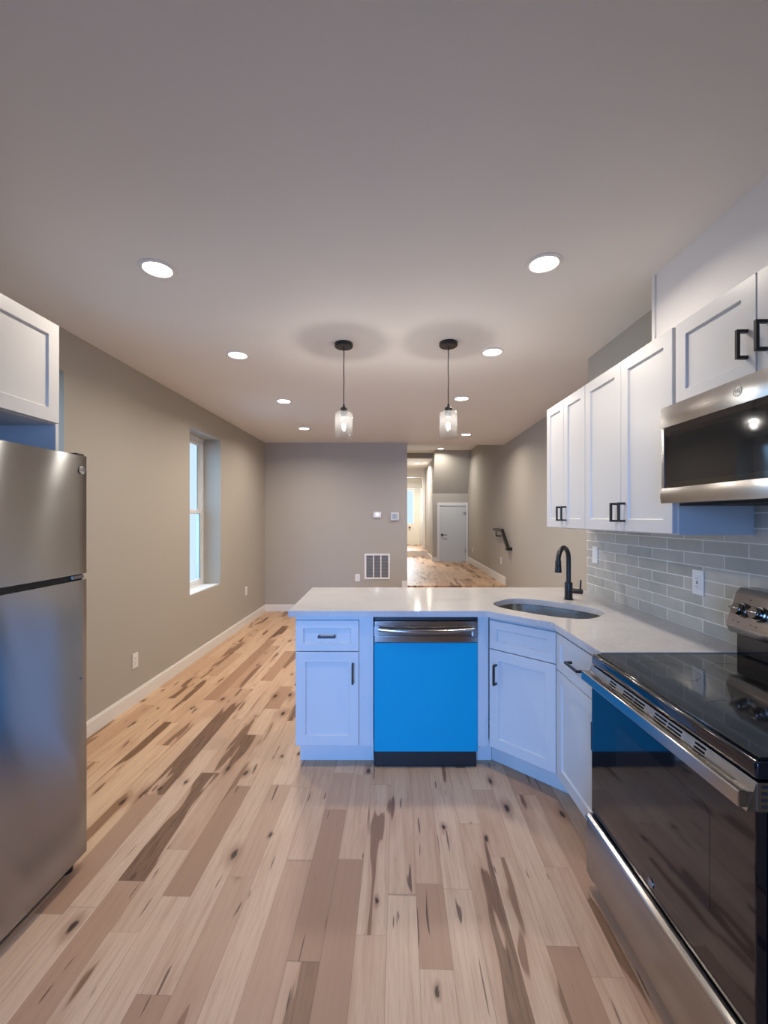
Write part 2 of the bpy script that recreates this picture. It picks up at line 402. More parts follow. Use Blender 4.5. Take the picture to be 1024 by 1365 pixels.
tag(B('house_wall', SIDING, None, -5.4, -5.2, -1, 7.2, 0, 5.5), 'pale clapboard side wall of the neighbouring house seen through the window', 'house')
struct(B('ground', simple('alley_concrete', (.35, .35, .34, 1), .9), None, -5.2, -2.4, -4, 9, -.15, -.05))

# tiled backsplash
struct(MB().box(1.481, 1.489, .55, 3.16, .915, 1.90).build('wall_backsplash', TILE))

# ------------------------------------------------------------------ cabinets
def shaker(w, h, th=.020, fr=.057, rec=.009):
    """door slab, local x 0..w, z 0..h, front at y=-th, back at y=0"""
    m = MB(); b = bmesh.new(); e = .0018
    def ring(x0, x1, z0, z1, y): return [b.verts.new(p) for p in ((x0, y, z0), (x1, y, z0), (x1, y, z1), (x0, y, z1))]
    R = [ring(0, w, 0, h, 0), ring(0, w, 0, h, -th+e), ring(e, w-e, e, h-e, -th), ring(fr, w-fr, fr, h-fr, -th),
         ring(fr+.0045, w-fr-.0045, fr+.0045, h-fr-.0045, -th+rec)]
    b.faces.new(R[0])
    for q, v in zip(R, R[1:]):
        for k in range(4): b.faces.new((q[k], q[(k+1) % 4], v[(k+1) % 4], v[k]))
    b.faces.new(R[-1]); bmesh.ops.recalc_face_normals(b, faces=b.faces); m._merge(b); return m
def pull(parent, cx, cz, L=.128, vert=True, y=-.02):
    m = MB(); r = .0052; st = .030
    if vert:
        m.box(cx-r, cx+r, y-st-r, y-st+r, cz-L/2, cz+L/2, bev=.001)
        for s in (-1, 1): zc = cz+s*(L/2-r); m.box(cx-r, cx+r, y-st+r, y, zc-r, zc+r)
    else:
        m.box(cx-L/2, cx+L/2, y-st-r, y-st+r, cz-r, cz+r, bev=.001)
        for s in (-1, 1): xc = cx+s*(L/2-r); m.box(xc-r, xc+r, y-st+r, y, cz-r, cz+r)
    return m.build('handle', BLACK, parent)
def front(kind, root, x0, x1, z0, z1, fr=.057, y=0):
    o = shaker(x1-x0, z1-z0, fr=fr).build(kind, CAB, root, loc=(x0, y, z0)); return o

# base cabinet at the peninsula's end
FY = 2.515
bc = empty('base_cabinet', (-.512, FY, 0), 0, label='white base cabinet with drawer and door at the open left end of the peninsula', cat='cabinet')
MB().box(0, .450, 0, .60, .125, .879).build('body', CAB, bc)
MB().box(.01, .450, .075, .60, 0, .125).build('toe_kick', CAB, bc)
d = front('drawer', bc, .002, .366, .680, .857, fr=.045); pull(d, .182, .088, .10, False)
d = front('door', bc, .002, .366, .136, .675); pull(d, .330, .420, .115, True)
# narrow filler to the right of the dishwasher
fl = empty('base_filler', (.545, FY, 0), 0, label='narrow white filler panel between the blue dishwasher and the corner sink cabinet', cat='cabinet panel')
MB().box(0, .062, 0, .03, .125, .879).build('panel', CAB, fl)
MB().box(0, .098, .075, .10, 0, .125).build('toe_kick', CAB, fl)
# diagonal sink cabinet
ang = -PI/4
p0 = Vector((.612, 2.512)); L = .405
sc = empty('sink_cabinet', (p0.x, p0.y, 0), ang, label='white angled corner cabinet under the sink with one door and false drawer front', cat='cabinet')
MB().box(0, L, 0, .02, .125, .879).box(0.02, L-.02, .02, .25, .125, .62).build('body', CAB, sc)
MB().box(-.036, L+.03, .085, .10, 0, .125).build('toe_kick', CAB, sc)
front('false_drawer_front', sc, .012, L-.006, .700, .862, fr=.045)
d = front('door', sc, .012, L-.006, .136, .695); pull(d, .045, .425, .115, True)
# right-run base cabinet between sink cabinet and range
p1 = (p0.x+L*math.cos(ang), p0.y+L*math.sin(ang))
rc = empty('base_cabinet', (p1[0], p1[1], 0), -PI/2, label='white base cabinet with drawer and door squeezed between the sink cabinet and the range', cat='cabinet')
Lr = p1[1]-1.722
MB().box(0.001, Lr, 0, .56, .125, .879).build('body', CAB, rc)
MB().box(0.03, Lr, .075, .50, 0, .125).build('toe_kick', CAB, rc)
d = front('drawer', rc, .022, Lr-.004, .680, .862, fr=.045); pull(d, (Lr-.026)/2, .092, .128, False)
d = front('door', rc, .022, Lr-.004, .136, .675); pull(d, Lr-.026-.035, .425, .115, True)
# peninsula rear panel (behind, closes the back)
tag(B('back_panel', CAB, None, -.512, 1.40, 3.116, 3.134, 0, .879), 'white panel closing the far side of the peninsula under the worktop', 'cabinet panel')

# dishwasher
dw = empty('dishwasher', (-.058, 2.500, 0), 0, label='dishwasher with bright blue protective film on its door and a steel control strip', cat='dishwasher')
w = .600
MB().box(.004, w-.004, .03, .58, .02, .872).build('body', BLACKP, dw)
MB().box(.004, w-.004, -.004, .03, .856, .876, bev=.002).box(.10, .125, -.008, 0, .862, .870).box(.46, .50, -.008, 0, .862, .870).build('latch_strip', BLACK, dw)
MB().box(0.002, w-.002, -.012, .03, .104, .730, bev=.004).build('door', FILM, dw)['label'] = 'bright blue protective film on the door'
# control strip with a pocket
m = MB(); m.box(.002, w-.002, -.012, .03, .732, .768, bev=.003); m.box(.002, w-.002, -.012, .03, .828, .854, bev=.003)
m.box(.002, .030, -.012, .03, .768, .828); m.box(w-.030, w-.002, -.012, .03, .768, .828); m.box(.030, w-.030, .002, .03, .768, .828)
m.build('control_panel', STEELB, dw)
pts = [(.026+(w-.052)*t_, -.020-.012*math.sin(PI*t_), .800+.010*abs(2*t_-1)**3) for t_ in [i/24 for i in range(25)]]
m = MB(); m.tube(pts, .0125, 12)
m.build('handle', STEELB, dw, smooth=True)
MB().box(.004, w-.004, .022, .04, .0, .102).build('kick_plate', BLACKP, dw)

# worktop with sink cut-out
outer = [(-.55, 2.48), (.587, 2.48), (.862, 2.205), (.862, 1.718), (1.480, 1.718), (1.480, 3.32), (-.55, 3.32)]
sc_c = Vector((.965, 2.575)); uu = Vector((math.cos(ang), math.sin(ang))); vv = Vector((-math.sin(ang), math.cos(ang)))
def sup(a, b, n=3.0, N=64):
    L_ = []
    for k in range(N):
        t_ = 2*PI*k/N; c_, s_ = math.cos(t_), math.sin(t_)
        x = math.copysign(abs(c_)**(2/n), c_)*a; y = math.copysign(abs(s_)**(2/n), s_)*b
        p = sc_c + uu*x + vv*y; L_.append((p.x, p.y))
    return L_
hole = sup(.305, .205)
Z0, Z1 = .880, .915
bm = bmesh.new(); allp = outer+hole
tv = [bm.verts.new((x, y, Z1)) for x, y in allp]; bv = [bm.verts.new((x, y, Z0)) for x, y in allp]
for tri in tessellate_polygon([[Vector((x, y, 0)) for x, y in outer], [Vector((x, y, 0)) for x, y in hole]]):
    bm.faces.new([tv[i] for i in tri]); bm.faces.new([bv[i] for i in reversed(tri)])
no = len(outer); nh = len(hole)
for i in range(no): j = (i+1) % no; bm.faces.new((tv[i], tv[j], bv[j], bv[i]))
for i in range(nh): a_, b_ = no+i, no+(i+1) % nh; bm.faces.new((tv[a_], tv[b_], bv[b_], bv[a_]))
bmesh.ops.recalc_face_normals(bm, faces=bm.faces)
ed = [e for e in bm.edges if len(e.link_faces) == 2 and e.calc_face_angle(0) > .8]
bmesh.ops.bevel(bm, geom=ed, offset=.002, segments=2, affect='EDGES')
mm = MB(); mm._merge(bm)
tag(mm.build('worktop', QUARTZ), 'white quartz worktop running over the peninsula and round to the range', 'countertop')

# sink bowl
sk = empty('sink', (sc_c.x, sc_c.y, .879), 0, label='stainless steel undermount sink bowl set in the angled corner of the worktop', cat='sink')
bm = bmesh.new(); prof = [(.335, .235, 0), (.309, .209, 0), (.309, .209, -.004), (.300, .200, -.12), (.285, .185, -.165), (.25, .15, -.182), (.05, .04, -.188)]
rings = []
for a_, b_, z_ in prof: rings.append([bm.verts.new((x-sc_c.x, y-sc_c.y, z_)) for x, y in sup(a_, b_)])
for q_, w_ in zip(rings, rings[1:]):
    for k in range(64): bm.faces.new((q_[k], q_[(k+1) % 64], w_[(k+1) % 64], w_[k]))
bm.faces.new(rings[-1]); bmesh.ops.recalc_face_normals(bm, faces=bm.faces)
for f_ in bm.faces:
    pass
mm = MB(); mm._merge(bm); mm.build('bowl', SINKM, sk, smooth=True)
MB().cyl((0, 0, -.1879), (0, 0, -.184), .045, n=32).build('drain', STEELB, sk)
# faucet
fc = empty('faucet', (1.207, 2.83, .915), 0, label='matt black gooseneck kitchen faucet with side lever standing behind the sink', cat='faucet')
MB().cyl((0,0,0), (0,0,.006), .030, n=32, bev=.002).cyl((0,0,.006), (0,0,.112), .0245, n=32, bev=.002).build('base', BLACK, fc, smooth=True)
dr = Vector((-.7071, -.7071, 0)); R = .080
pts = [Vector((0,0,.10)), Vector((0,0,.18)), Vector((0,0,.262))] + [dr*(R-R*math.cos(a_))+Vector((0,0,.262+R*math.sin(a_))) for a_ in [PI*i/16 for i in range(1, 17)]]
MB().tube(pts, .0150, 16).build('spout', BLACK, fc, smooth=True)
e_ = pts[-1]
hd = MB().cyl(e_+Vector((0,0,.004)), e_-Vector((0,0,.030)), .0175, .0185, bev=.001).cyl(e_-Vector((0,0,.030)), e_-Vector((0,0,.072)), .0185, .0215, bev=.002).build('spray_head', BLACK, fc, smooth=True)
b_ = e_+dr*.018
MB().box(-.006, .006, -.006, .006, -.05, -.028, bev=.002, M=Matrix.Translation(b_)).build('button', BLACKP, hd)
sd = Vector((.7071, -.7071, 0))
MB().cyl(sd*.02+Vector((0,0,.060)), sd*.088+Vector((0,0,.060)), .0165, n=24, bev=.003).build('valve', BLACK, fc, smooth=True)
MB().cyl(sd*.074+Vector((0,0,.070)), sd*.078+Vector((0,0,.135)), .0055, .005, n=12, bev=.001).build('lever', BLACK, fc, smooth=True)

# upper cabinets on the right wall
UX = 1.18
def upper(y_far, width, z0, z1, label, doors, pulls, depth=.309):
    r = empty('wall_cabinet', (UX, y_far, z0), -PI/2, label=label, cat='cabinet')
    MB().box(0, width, 0, depth, 0, z1-z0, bev=.001).build('body', CAB, r)
    n = len(doors); g = .003
    for (a, b), px in zip(doors, pulls):
        d = front('door', r, a+g/2, b-g/2, .004, z1-z0-.004)
        pull(d, (b-a-g-.034) if px > 0 else .034, .092 if z1-z0 > .5 else .114, .094, True)
    return r
upper(3.085, .585, 1.38, 2.219, 'tall white wall cabinet at the far left end of the run, farthest from the microwave', [(0, .290), (.290, .585)], (1, -1))
upper(2.497, .764, 1.38, 2.219, 'wide tall white wall cabinet directly left of the microwave', [(0, .377), (.377, .757)], (1, -1))
upper(1.730, .765, 1.885, 2.219, 'short white wall cabinet above the microwave', [(.006, .382), (.382, .765)], (1, -1))
upper(.962, .60, 1.38, 2.219, 'tall white wall cabinet on the near side of the microwave', [(0, .30), (.30, .60)], (1, -1))

# emblem: round badge with a scripted monogram
def emblem(parent, M, r=.016, name='emblem'):
    m = MB()
    disc = MB().cyl((0,0,0), (0,0,.0012), r, n=36)
    bmesh.ops.transform(disc.bm, matrix=M, verts=disc.bm.verts); disc = disc.build(name, STEELB, parent)
    ring = [(r*.93*math.cos(2*PI*k/36), r*.93*math.sin(2*PI*k/36), .0014) for k in range(37)]
    m.tube(ring, r*.05, 6)
    for s in (-1, 1):
        c_ = [(s*r*(.28+.26*math.cos(t_)*(1-t_/14)), r*(.05+.42*math.sin(t_)*(1-t_/12)), .0014) for t_ in [i*.35 for i in range(20)]]
        m.tube(c_, r*.055, 5)
    for k in range(4):
        a_ = k*PI/2+PI/4; m.tube([(r*.62*math.cos(a_+t_), r*.62*math.sin(a_+t_), .0014) for t_ in [i*.12 for i in range(7)]], r*.05, 5)
    bmesh.ops.transform(m.bm, matrix=M, verts=m.bm.verts)
    m.build('monogram', GREYM, disc); return disc
FACE = Matrix.Rotation(PI/2, 4, 'X')     # badge facing local -Y

# microwave
MX = 1.096
mw = empty('microwave', (MX, 1.712, 1.506), -PI/2, label='stainless steel over-the-range microwave with black glass door', cat='microwave')
mwW, mwH = .758, .374
MB().box(0, mwW, .030, .383, .0, mwH, bev=.003).build('body', GREYM, mw)
# bowed steel front rails
def rail(z0, z1, bulge):
    P_ = [(.030, z0)] + [(-.0035*math.sin(PI*k/12), z0+(z1-z0)*k/12) for k in range(13)] + [(.030, z1)]
    return MB().prism(P_, 0, mwW, axis='x')
fd = rail(.294, .374, 1).build('door_top_rail', STEELB, mw, smooth=True)
rail(0, .058, 1).build('door_bottom_rail', STEELB, mw, smooth=True)
MB().box(0, .014, .002, .030, .058, .294).build('side_rail', STEELB, mw); MB().box(.744, mwW, .002, .030, .058, .294).build('side_rail', STEELB, mw)
gl = MB().box(.014, .744, .004, .030, .058, .294).build('door_glass', OVENG, mw)
MB().box(.050, .53, .0025, .004, .080, .272).build('inner_window', simple('microwave_window', (.018, .019, .020, 1), .05), gl)
MB().box(.02, mwW-.02, .06, .36, -.010, -.001).build('underside_vent', DARK, mw)
emblem(mw, Matrix.Translation((.375, -.003, .334)) @ FACE, .017)

# range
RX, RW = .82, .760
rg = empty('range', (RX, 1.712, 0), -PI/2, label='freestanding electric range with black glass cooktop, black oven door and steel drawer', cat='stove')
MB().box(.002, RW-.002, .028, .60, .04, .868).build('body', ENAMEL, rg)
m = MB(); m.box(0, RW, 0.0, .585, .870, .912, bev=.008, seg=3); m.build('cooktop_frame', ENAMEL, rg, smooth=True)
ck = MB().box(.012, RW-.012, .018, .560, .9085, .9155, bev=.002).build('cooktop', CERAM, rg)
RING = simple('ring_print', (.035, .035, .036, 1), .25)
for cx, cy, r_ in ((.20, .17, .095), (.56, .17, .115), (.20, .42, .075), (.56, .42, .095)):
    MB().lathe([(r_-.0006, 0), (r_+.0006, 0), (r_+.0006, .0002), (r_-.0006, .0002), (r_-.0006, 0)], (cx, cy, .9156), n=64).build('burner_ring', RING, ck)
# oven door
od = MB().box(.002, RW-.002, 0, .026, .293, .803, bev=.003).build('oven_door', OVENG, rg)
def rrect(x0, x1, z0, z1, r, n=6):
    P = []
    for cx, cz, a0 in ((x1-r, z1-r, 0), (x0+r, z1-r, 90), (x0+r, z0+r, 180), (x1-r, z0+r, 270)):
        for k in range(n+1): a = math.radians(a0+90*k/n); P.append((cx+r*math.cos(a), cz+r*math.sin(a)))
    return P
MB().prism(rrect(.186, .622, .44, .72, .03), -.0006, .0005, axis='y').build('oven_window', simple('oven_window_glass', (.016, .014, .015, 1), .06, coat=.5), od)
emblem(od, Matrix.Translation((.383, -.0012, .328)) @ FACE, .013)
# steel top trim of the door with louvres
m = MB(); zt0, zt1 = .804, .868
groups = [(1.563, 1.522), (1.475, 1.417), (1.413, 1.356), (1.306, 1.249), (1.243, 1.186), (1.137, 1.098)]
cuts = [(1.712-a, 1.712-b) for a, b in groups]
sl = [(.8575, .8625), (.848, .853), (.8385, .8435), (.829, .834)]
xs = 0.0
for a, b in cuts+[(RW, RW)]:
    m.box(xs, a, 0, .024, zt0, zt1)
    xs = b
for a, b in cuts:
    zz = zt0
    for z0_, z1_ in reversed(sl): m.box(a, b, 0, .024, zz, z0_); zz = z1_
    m.box(a, b, 0, .024, zz, zt1)
def shear(m):
    for v in m.bm.verts: v.co.y += (v.co.z-zt1)*.35
    return m
tp = shear(m).build('door_trim', STEELB, rg)
shear(MB().box(.01, RW-.01, .010, .0275, zt0+.004, zt1-.004)).build('vent_recess', DARK, tp)
# end cap with four slots on the near side
m = MB(); m.box(RW, RW+.003, 0, .03, zt0, zt1); cap = m.build('end_cap', PLATE, rg)
cap.data.materials.clear(); cap.data.materials.append(STEELB)
for k in range(4): MB().box(RW+.003, RW+.0036, .008, .022, .812+k*.0145, .818+k*.0145).build('slot', DARK, cap)
# bar handle
m = MB(); m.box(.0, RW, -.040, -.018, .812, .848, bev=.003)
m.box(.001, .045, -.034, -.002, .814, .846, bev=.001); m.box(RW-.045, RW-.001, -.034, -.002, .814, .846, bev=.001)
m.build('handle', STEELB, rg)
# storage drawer with a rolled top lip
m = MB(); P_ = [(.026, .052), (-.014, .052), (-.020, .06), (-.020, .258)] + [(-.012-.014*math.sin(PI*k/10)**.7-.0*k, .258+.028*k/10) for k in range(1, 10)] + [(-.012, .288), (.026, .288)]
m.prism(P_, .004, RW-.004, axis='x'); m.build('storage_drawer', STEELB, rg, smooth=True)
for k, (a, b) in enumerate(((.04, .06), (RW-.06, .06), (.04, .55), (RW-.06, .55))):
    MB().cyl((a, b, 0), (a, b, .041), .018, n=16).build('foot', BLACKP, rg)
# backguard and console
MB().box(.0, RW, .575, .655, .872, .995, bev=.003).build('backguard', ENAMEL, rg)
Pc = [(.545, 1.002), (.532, 1.034), (.572, 1.155), (.590, 1.175), (.655, 1.175), (.655, .990)]
co = MB().prism(Pc, -.003, RW+.003, axis='x', bev=.004).build('console', STEELB, rg, smooth=True)
sl_n = Vector((0, -(1.155-1.034), .572-.532)).normalized()
def knob(x):
    c_ = Vector((x, .552, 1.095)); M = Matrix.Translation(c_) @ Vector(sl_n).to_track_quat('Z', 'X').to_matrix().to_4x4()
    bz = MB().lathe([(0, 0), (.030, 0), (.030, .006), (.027, .010), (0, .010)], M=M).build('knob_bezel', STEELB, co, smooth=True)
    m = MB().lathe([(0, .010), (.024, .010), (.0225, .026), (.020, .029), (0, .029)], M=M)
    b2 = Matrix.Translation((0, 0, 0)); m.box(-.004, .004, -.022, .022, .028, .036, bev=.002, M=M)
    m.build('knob', simple('knob_chrome', (.30, .29, .29, 1), .15, 1), co, smooth=True)
for x in (.052, .132, RW-.132, RW-.052): knob(x)
m = MB(); 
Md = Matrix.Translation((RW/2, .5515, 1.097)) @ Matrix.Rotation(math.atan2(.040, .121)*-1, 4, 'X')
m.box(-.15, .15, -.002, .004, -.035, .035, M=Md); m.build('display', OVENG, co)
for x in (.052, .132, RW-.132, RW-.052):
    for s_, zz in ((-1, 1.052), (1, 1.138), (0, 1.050)):
        yy = .532+(zz-1.034)/(1.155-1.034)*.040
        MB().box(x+s_*.024-.002, x+s_*.024+.002, yy-.0012, yy+.001, zz-.0015, zz+.0015).build('dial_mark', BLACKP, co)

# ------------------------------------------------------------------ left side: refrigerator, cabinet over it, end panel
fa = PI/2 - math.radians(3.3)
FWd = .715
ux = Vector((math.cos(fa), math.sin(fa)))     # local x -> towards the far end
near = Vector((-1.243, 1.82)) - ux*FWd
fr_ = empty('refrigerator', (near.x, near.y, 0), fa, label='stainless steel top-freezer refrigerator with two doors', cat='refrigerator')
MB().box(.004, FWd-.004, .072, .66, .03, 1.675, bev=.004).build('body', simple('grey_cabinet_steel', (.20, .20, .205, 1), .45, .3), fr_)
def fdoor(name, z0, z1):
    n_ = 10; P_ = [(0, .062), (0, .010)]
    P_ = [(0.0, .064), (0.0, .012)] + [(.003+.010*(1-math.cos(PI/2*k/4))/1, .012-.012*math.sin(PI/2*k/4)) for k in range(1, 5)]
    for k in range(1, 12):
        t_ = k/12; P_.append((.013+(FWd-.026)*t_, -.006*math.sin(PI*t_)))
    P_ += [(FWd-.003-.010*(1-math.cos(PI/2*k/4)), .012-.012*math.sin(PI/2*k/4)) for k in range(4, 0, -1)] + [(FWd, .012), (FWd, .064)]
    return MB().prism(P_, z0, z1, bev=0).build(name, STEEL, fr_, smooth=True)
fz = fdoor('freezer_door', 1.219, 1.705)
lo = fdoor('refrigerator_door', .058, 1.194)
MB().box(.01, FWd-.01, .020, .070, 1.194, 1.219).build('door_gap', BLACKP, fr_)
MB().box(FWd-.075, FWd-.01, .010, .075, 1.198, 1.214, bev=.003).build('middle_hinge', GREYM, fr_)
MB().box(FWd-.05, FWd-.006, .012, .09, 1.705, 1.716, bev=.004).build('top_hinge', BLACKP, fr_)
MB().box(.02, FWd-.02, .05, .09, .012, .056).build('base_grille', BLACKP, fr_)
MB().cyl((FWd-.05, .055, 0), (FWd-.05, .055, .05), .022, n=20).build('foot', BLACKP, fr_)
MB().cyl((.05, .055, 0), (.05, .055, .05), .022, n=20).build('foot', BLACKP, fr_)
emblem(fz, Matrix.Translation((FWd-.040, -.0022, 1.645)) @ FACE, .017)
MB().cyl((FWd-.040, -.001, .79), (FWd-.040, -.004, .79), .004, n=12).build('plug', GREYM, lo)
la = PI/2 - math.radians(1.77); lx = Vector((math.cos(la), math.sin(la)))
far = Vector((-1.42, 1.868)); nr = far - lx*.79
cb = empty('wall_cabinet', (nr.x, nr.y, 1.85), la, label='white two-door wall cabinet mounted over the refrigerator', cat='cabinet')
MB().box(0, .79, 0, .52, 0, .43, bev=.001).build('body', CAB, cb)
front('door', cb, .003, .394, .004, .426); front('door', cb, .397, .789, .004, .426)
ep = empty('end_panel', (far.x+lx.x*.003, far.y+lx.y*.003, 0), la, label='tall white end panel standing between the refrigerator and the left window', cat='cabinet panel')
MB().box(0, .018, -.0, .54, 0, 2.28, bev=.001).build('panel', CAB, ep)

# ------------------------------------------------------------------ recessed ceiling lights
def make_downlight(h=CH):
    r = empty('ceiling_light', (0, 0, h), 0, cat='ceiling light', group='recessed ceiling lights')
    MB().lathe([(.060, -.002), (.064, -.007), (.080, -.004), (.082, 0), (.060, 0), (.060, -.002)], n=40).build('trim_ring', TRIM, r, smooth=True)
    MB().lathe([(0, -.003), (.0605, -.003), (.0605, -.0005), (0, -.0005)], n=40).build('diffuser', DISC, r)
    area('lamp', (0, 0, -.012), (0, 0, 0), .115, .115, LAMP_W, LAMP_COL, r, 'DISK', math.radians(158))
    return r
proto = make_downlight()
spots = [(-1.055, 2.016, 'nearest recessed ceiling light on the left, above the refrigerator end'),
 (.730, 1.974, 'nearest recessed ceiling light on the right, beside the wall cabinets'),
 (-1.042, 3.084, 'recessed ceiling light left of the left pendant, second from the camera in the left row'),
 (.7585, 3.029, 'recessed ceiling light just right of the right pendant canopy'),
 (-.996, 4.304, 'recessed ceiling light in the left row, third from the camera'),
 (.755, 4.209, 'recessed ceiling light beyond the right pendant, third from the camera in the right row'),
 (-1.038, 5.624, 'farthest recessed ceiling light of the left row, near the grey back wall'),
 (1.144, 6.03, 'recessed ceiling light nearest the hallway opening, last in the right row')]
for i, (x, y, lab) in enumerate(spots):
    o = proto if i == 0 else copy_tree(proto)
    o.location = (x, y, CH); o['label'] = lab
    if y > 4:       # same lamps, extra power added to brighten the far end of the room
        for ch in o.children:
            if ch.type == 'LIGHT': ch.data = ch.data.copy(); ch.data.energy = LAMP_W*1.9
for x, y, h, lab, en in ((1.27, 9.70, RC, 'small recessed light over the raised landing, above the white cupboard door', 18),
    (.88, 11.4, HC, 'nearer of the two recessed lights in the bright hallway', HALL_W), (.94, 13.2, HC, 'farther of the two recessed lights in the bright hallway', HALL_W)):
    o = copy_tree(proto); o.location = (x, y, h); o['label'] = lab
    for ch in o.children:
        if ch.type == 'LIGHT': ch.data = ch.data.copy(); ch.data.energy = en; ch.data.color = (1, .94, .84)

# ------------------------------------------------------------------ pendants
def make_pendant():
    r = empty('pendant_light', (0, 0, CH), 0, cat='pendant light', group='glass pendants over the peninsula')
    MB().lathe([(0, 0), (.060, 0), (.061, -.004), (.060, -.022), (.056, -.026), (0, -.026)], n=40).build('canopy', BLACK, r, smooth=True)
    MB().tube([(0.001*math.sin(k*1.1), 0, -.024-.386*k/12) for k in range(13)], .0032, 8).build('cord', BLACKP, r, smooth=True)
    MB().lathe([(0, -.405), (.006, -.405), (.008, -.422), (.020, -.430), (.025, -.436), (.026, -.462), (.022, -.466), (.018, -.492), (0, -.492)], n=32).build('socket', BLACK, r, smooth=True)
    sh = [(.045, -.459), (.050, -.460), (.057, -.466), (.059, -.475), (.059, -.628), (.0585, -.632), (.0565, -.632), (.0562, -.625), (.0562, -.477), (.0545, -.469), (.048, -.4635), (.045, -.4615), (.045, -.459)]
    MB().lathe(sh, n=48).build('glass_shade', SHADE, r, smooth=True)
    b = MB().lathe([(0, -.490), (.013, -.492), (.014, -.500), (.020, -.515), (.0245, -.535), (.022, -.558), (.012, -.578), (0, -.584)], n=24).build('bulb', thin_glass('bulb_glass', (1,1,1,1), 1.3), r, smooth=True)
    MB().lathe([(0, -.532), (.009, -.536), (.013, -.548), (.010, -.564), (0, -.572)], n=12).build('filament', BULB, b)
    l = bpy.data.lights.new('glow', 'POINT'); l.energy = PEND_W; l.shadow_soft_size = .004; l.color = (1, .93, .85)
    lo_ = bpy.data.objects.new('glow', l); C.objects.link(lo_); lo_.parent = r; lo_.location = (0, 0, -.520)
    return r
pn = make_pendant(); pn.location = (-.268, 2.885, CH); pn['label'] = 'left glass cylinder pendant on a black cord above the peninsula'
p2 = copy_tree(pn); p2.location = (.427, 2.87, CH+.0); p2['label'] = 'right glass cylinder pendant on a black cord above the peninsula'

# ------------------------------------------------------------------ wall plates, grille, thermostat
def plate(kind, loc, rz, label, cat, inner='slots'):
    """local: back at y=0, faces -y, centred"""
    r = empty(kind, loc, rz, label=label, cat=cat)
    MB().box(-.036, .036, -.006, 0, -.058, .058, bev=.002).build('cover_plate', PLATE, r)
    if inner == 'rocker':
        MB().box(-.016, .016, -.009, -.005, -.033, .033, bev=.001).build('rocker', PLATE, r)
    else:
        f_ = MB().box(-.017, .017, -.0085, -.005, -.034, .034, bev=.001).build('socket_face', PLATE, r)
        for zc in (-.019, .019):
            for q in ((-.0075, -.0055, zc-.002, zc+.006), (.0055, .0075, zc-.002, zc+.006), (-.002, .002, zc-.009, zc-.006)):
                MB().box(q[0], q[1], -.0088, -.0084, q[2], q[3]).build('slot', DARK, f_)
        if inner == 'gfci':
            for zc in (-.003, .003): MB().box(-.006, .006, -.0092, -.0084, zc-.002, zc+.002).build('button', DARK, f_)
    return r
lrz = PI/2 - math.radians(1.77)
def on_left(y, z): return (LW(y)+.0005, y, z)
plate('wall_outlet', on_left(3.38, .335+.10-.10), lrz, 'white wall outlet low on the left wall, nearer to the refrigerator', 'outlet')
plate('wall_outlet', on_left(5.86, .46), lrz, 'white wall outlet low on the left wall, between the window and the back wall', 'outlet')
plate('wall_outlet', (-.41, 6.6995, .52), 0, 'white outlet on the grey back wall just left of the vent grille', 'outlet')
frz = -PI/2 + 0
plate('wall_outlet', (FW(7.08)-.001, 7.08, .745), -PI/2-math.radians(1.75), 'white wall plate on the stair wall under the black handrail', 'outlet')
plate('wall_outlet', (FW(9.75)-.001, 9.75, .72), -PI/2-math.radians(1.75), 'white outlet on the stair wall close to the white cupboard door', 'outlet')
plate('wall_outlet', (1.4805, 2.035, 1.145), -PI/2, 'white outlet with test buttons on the tile backsplash above the worktop', 'outlet', 'gfci')
plate('light_switch', (1.4805, 3.03, 1.19), -PI/2, 'white rocker switch on the tile backsplash behind the faucet', 'switch', 'rocker')

gr = empty('vent_grille', (-.302, 6.6995, .497), 0, label='white return air grille with three louvred bays low on the back wall', cat='vent')
m = MB(); w_, h_ = .395, .395; f_ = .028
m.box(0, w_, -.010, 0, 0, f_, bev=.002).box(0, w_, -.010, 0, h_-f_, h_, bev=.002).box(0, f_, -.010, 0, f_, h_-f_).box(w_-f_, w_, -.010, 0, f_, h_-f_)
for k in (1, 2): x = f_+(w_-2*f_)*k/3; m.box(x-.008, x+.008, -.010, 0, f_, h_-f_)
m.build('frame', PLATE, gr)
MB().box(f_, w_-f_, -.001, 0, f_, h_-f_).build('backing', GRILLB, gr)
m = MB()
for k in range(22):
    z = f_+.006+k*(h_-2*f_-.008)/22
    M_ = Matrix.Translation((0, -.005, z)) @ Matrix.Rotation(math.radians(-40), 4, 'X')
    m.box(f_, w_-f_, -.005, .005, -.0008, .0008, M=M_)
m.build('louvres', simple('louvre_paint', (.50, .52, .54, 1), .5), gr)
th = empty('thermostat', (-.104, 6.6995, 1.494), 0, label='small white square thermostat with a lit screen on the back wall', cat='thermostat')
MB().box(-.060, .060, -.022, 0, -.045, .045, bev=.006).build('case', PLATE, th)
MB().box(-.022, .022, -.0232, -.021, -.012, .025).build('screen', LCD, th)
al = empty('alarm_panel', (.168, 6.6995, 1.468), 0, label='white wall control box right of the thermostat beside the hallway opening', cat='control panel')
MB().box(-.062, .062, -.028, 0, -.060, .060, bev=.008).build('case', PLATE, al)
MB().box(-.045, .045, -.030, -.027, -.045, .045, bev=.003).build('door_flap', simple('grey_flap', (.45, .46, .46, 1), .2), al)
MB().box(-.020, -.005, -.031, -.029, -.02, .03).box(.012, .018, -.031, -.029, -.02, .03).build('marks', GREYM, al)

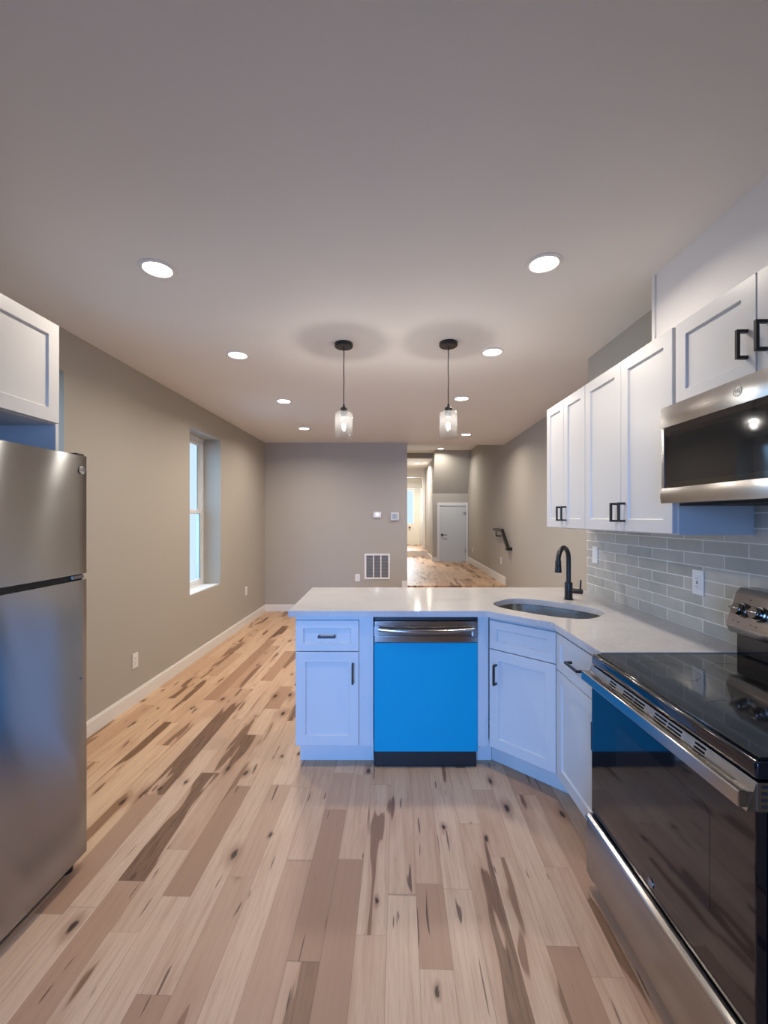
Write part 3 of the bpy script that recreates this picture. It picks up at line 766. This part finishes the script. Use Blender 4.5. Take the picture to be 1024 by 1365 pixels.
# ------------------------------------------------------------------ stairs side: handrail, cupboard door, hallway door
hr = empty('handrail', (0, 0, 0), 0, label='short black bent handrail fixed to the wall beside the steps', cat='handrail')
X = 1.84
pts = [(FW(7.24)-.002, 7.24, 1.255), (X+.005, 7.24, 1.255), (X, 6.74, 1.25), (X, 6.42, .99), (FW(6.42)-.002, 6.42, .985)]
m = MB()
for a, b in zip(pts, pts[1:]):
    a = Vector(a); b = Vector(b); d_ = b-a
    M_ = Matrix.Translation((a+b)/2) @ d_.to_track_quat('Y', 'Z').to_matrix().to_4x4()
    m.box(-.022, .022, -d_.length/2-.018, d_.length/2+.018 if b != Vector(pts[-1]) else d_.length/2, -.022, .022, bev=.003, M=M_)
m.build('rail', BLACK, hr)
for y, z in ((7.10, 1.23), (6.52, 1.05)):
    MB().box(X-.008, X+.008, y-.01, y+.01, z-.09, z-.0, bev=.002).box(X, FW(y)-.002, y-.01, y+.01, z-.09, z-.07, bev=.002).build('bracket', BLACK, hr)
# cupboard door under the stairs
dr_ = empty('door_2', (1.335, 10.42, RF), 0); struct(dr_)
MB().box(-.055, 0, -.035, -.0201, 0, 1.365).box(.625, .68, -.035, -.0201, 0, 1.365).box(-.055, .68, -.036, -.0201, 1.355, 1.42).build('door_frame', TRIM, dr_)
MB().box(.004, .621, -.018, .02, .012, 1.352, bev=.002).build('door_panel', DOORW, dr_)
MB().box(.035, .085, -.028, -.018, .62, .67, bev=.003).box(.06, .18, -.055, -.043, .638, .652, bev=.003).cyl((.06, -.05, .645), (.06, -.02, .645), .008).build('door_handle', BLACK, dr_)
MB().box(.612, .626, -.040, -.018, .22, .31).box(.55, .63, -.045, -.036, 1.175, 1.19).box(.612, .626, -.040, -.018, 1.14, 1.20).build('hinge', GREYM, dr_)
# hallway front door, glazed, with a second leaf standing open
d3 = empty('door_3', (.33, 14.50, HF), 0); struct(d3)
m = MB(); Wd = .91; Hd = 1.92
m.box(0, .04, .02, .10, 0, Hd).box(.87, Wd, .02, .10, 0, Hd).box(.02, .89, .021, .099, Hd-.04, Hd-.001)
m.build('door_frame', TRIM, d3)
MB().box(.045, .22, .04, .08, .01, 1.87).box(.66, .865, .04, .08, .01, 1.87).box(.22, .66, .04, .08, .01, .72).box(.22, .66, .04, .08, 1.82, 1.87).build('door_panel', CREAM, d3)
MB().box(.22, .66, .058, .062, .72, 1.82).build('pane', GLASS, d3)
MB().cyl((.53, .04, .58), (.53, -.02, .58), .03, n=16, bev=.005).build('door_handle', BLACK, d3)
MB().box(.0, .03, .0, .30, 0.01, 1.87, M=Matrix.Translation((.885, -.30, 0))).build('open_leaf', CREAM, d3)
# cased opening at the end of the hall
struct(MB().box(1.12, 1.19, 12.56, 12.66, HF, 2.62).box(.36, 1.19, 12.56, 12.66, 2.62, HC).build('trim_3', TRIM))
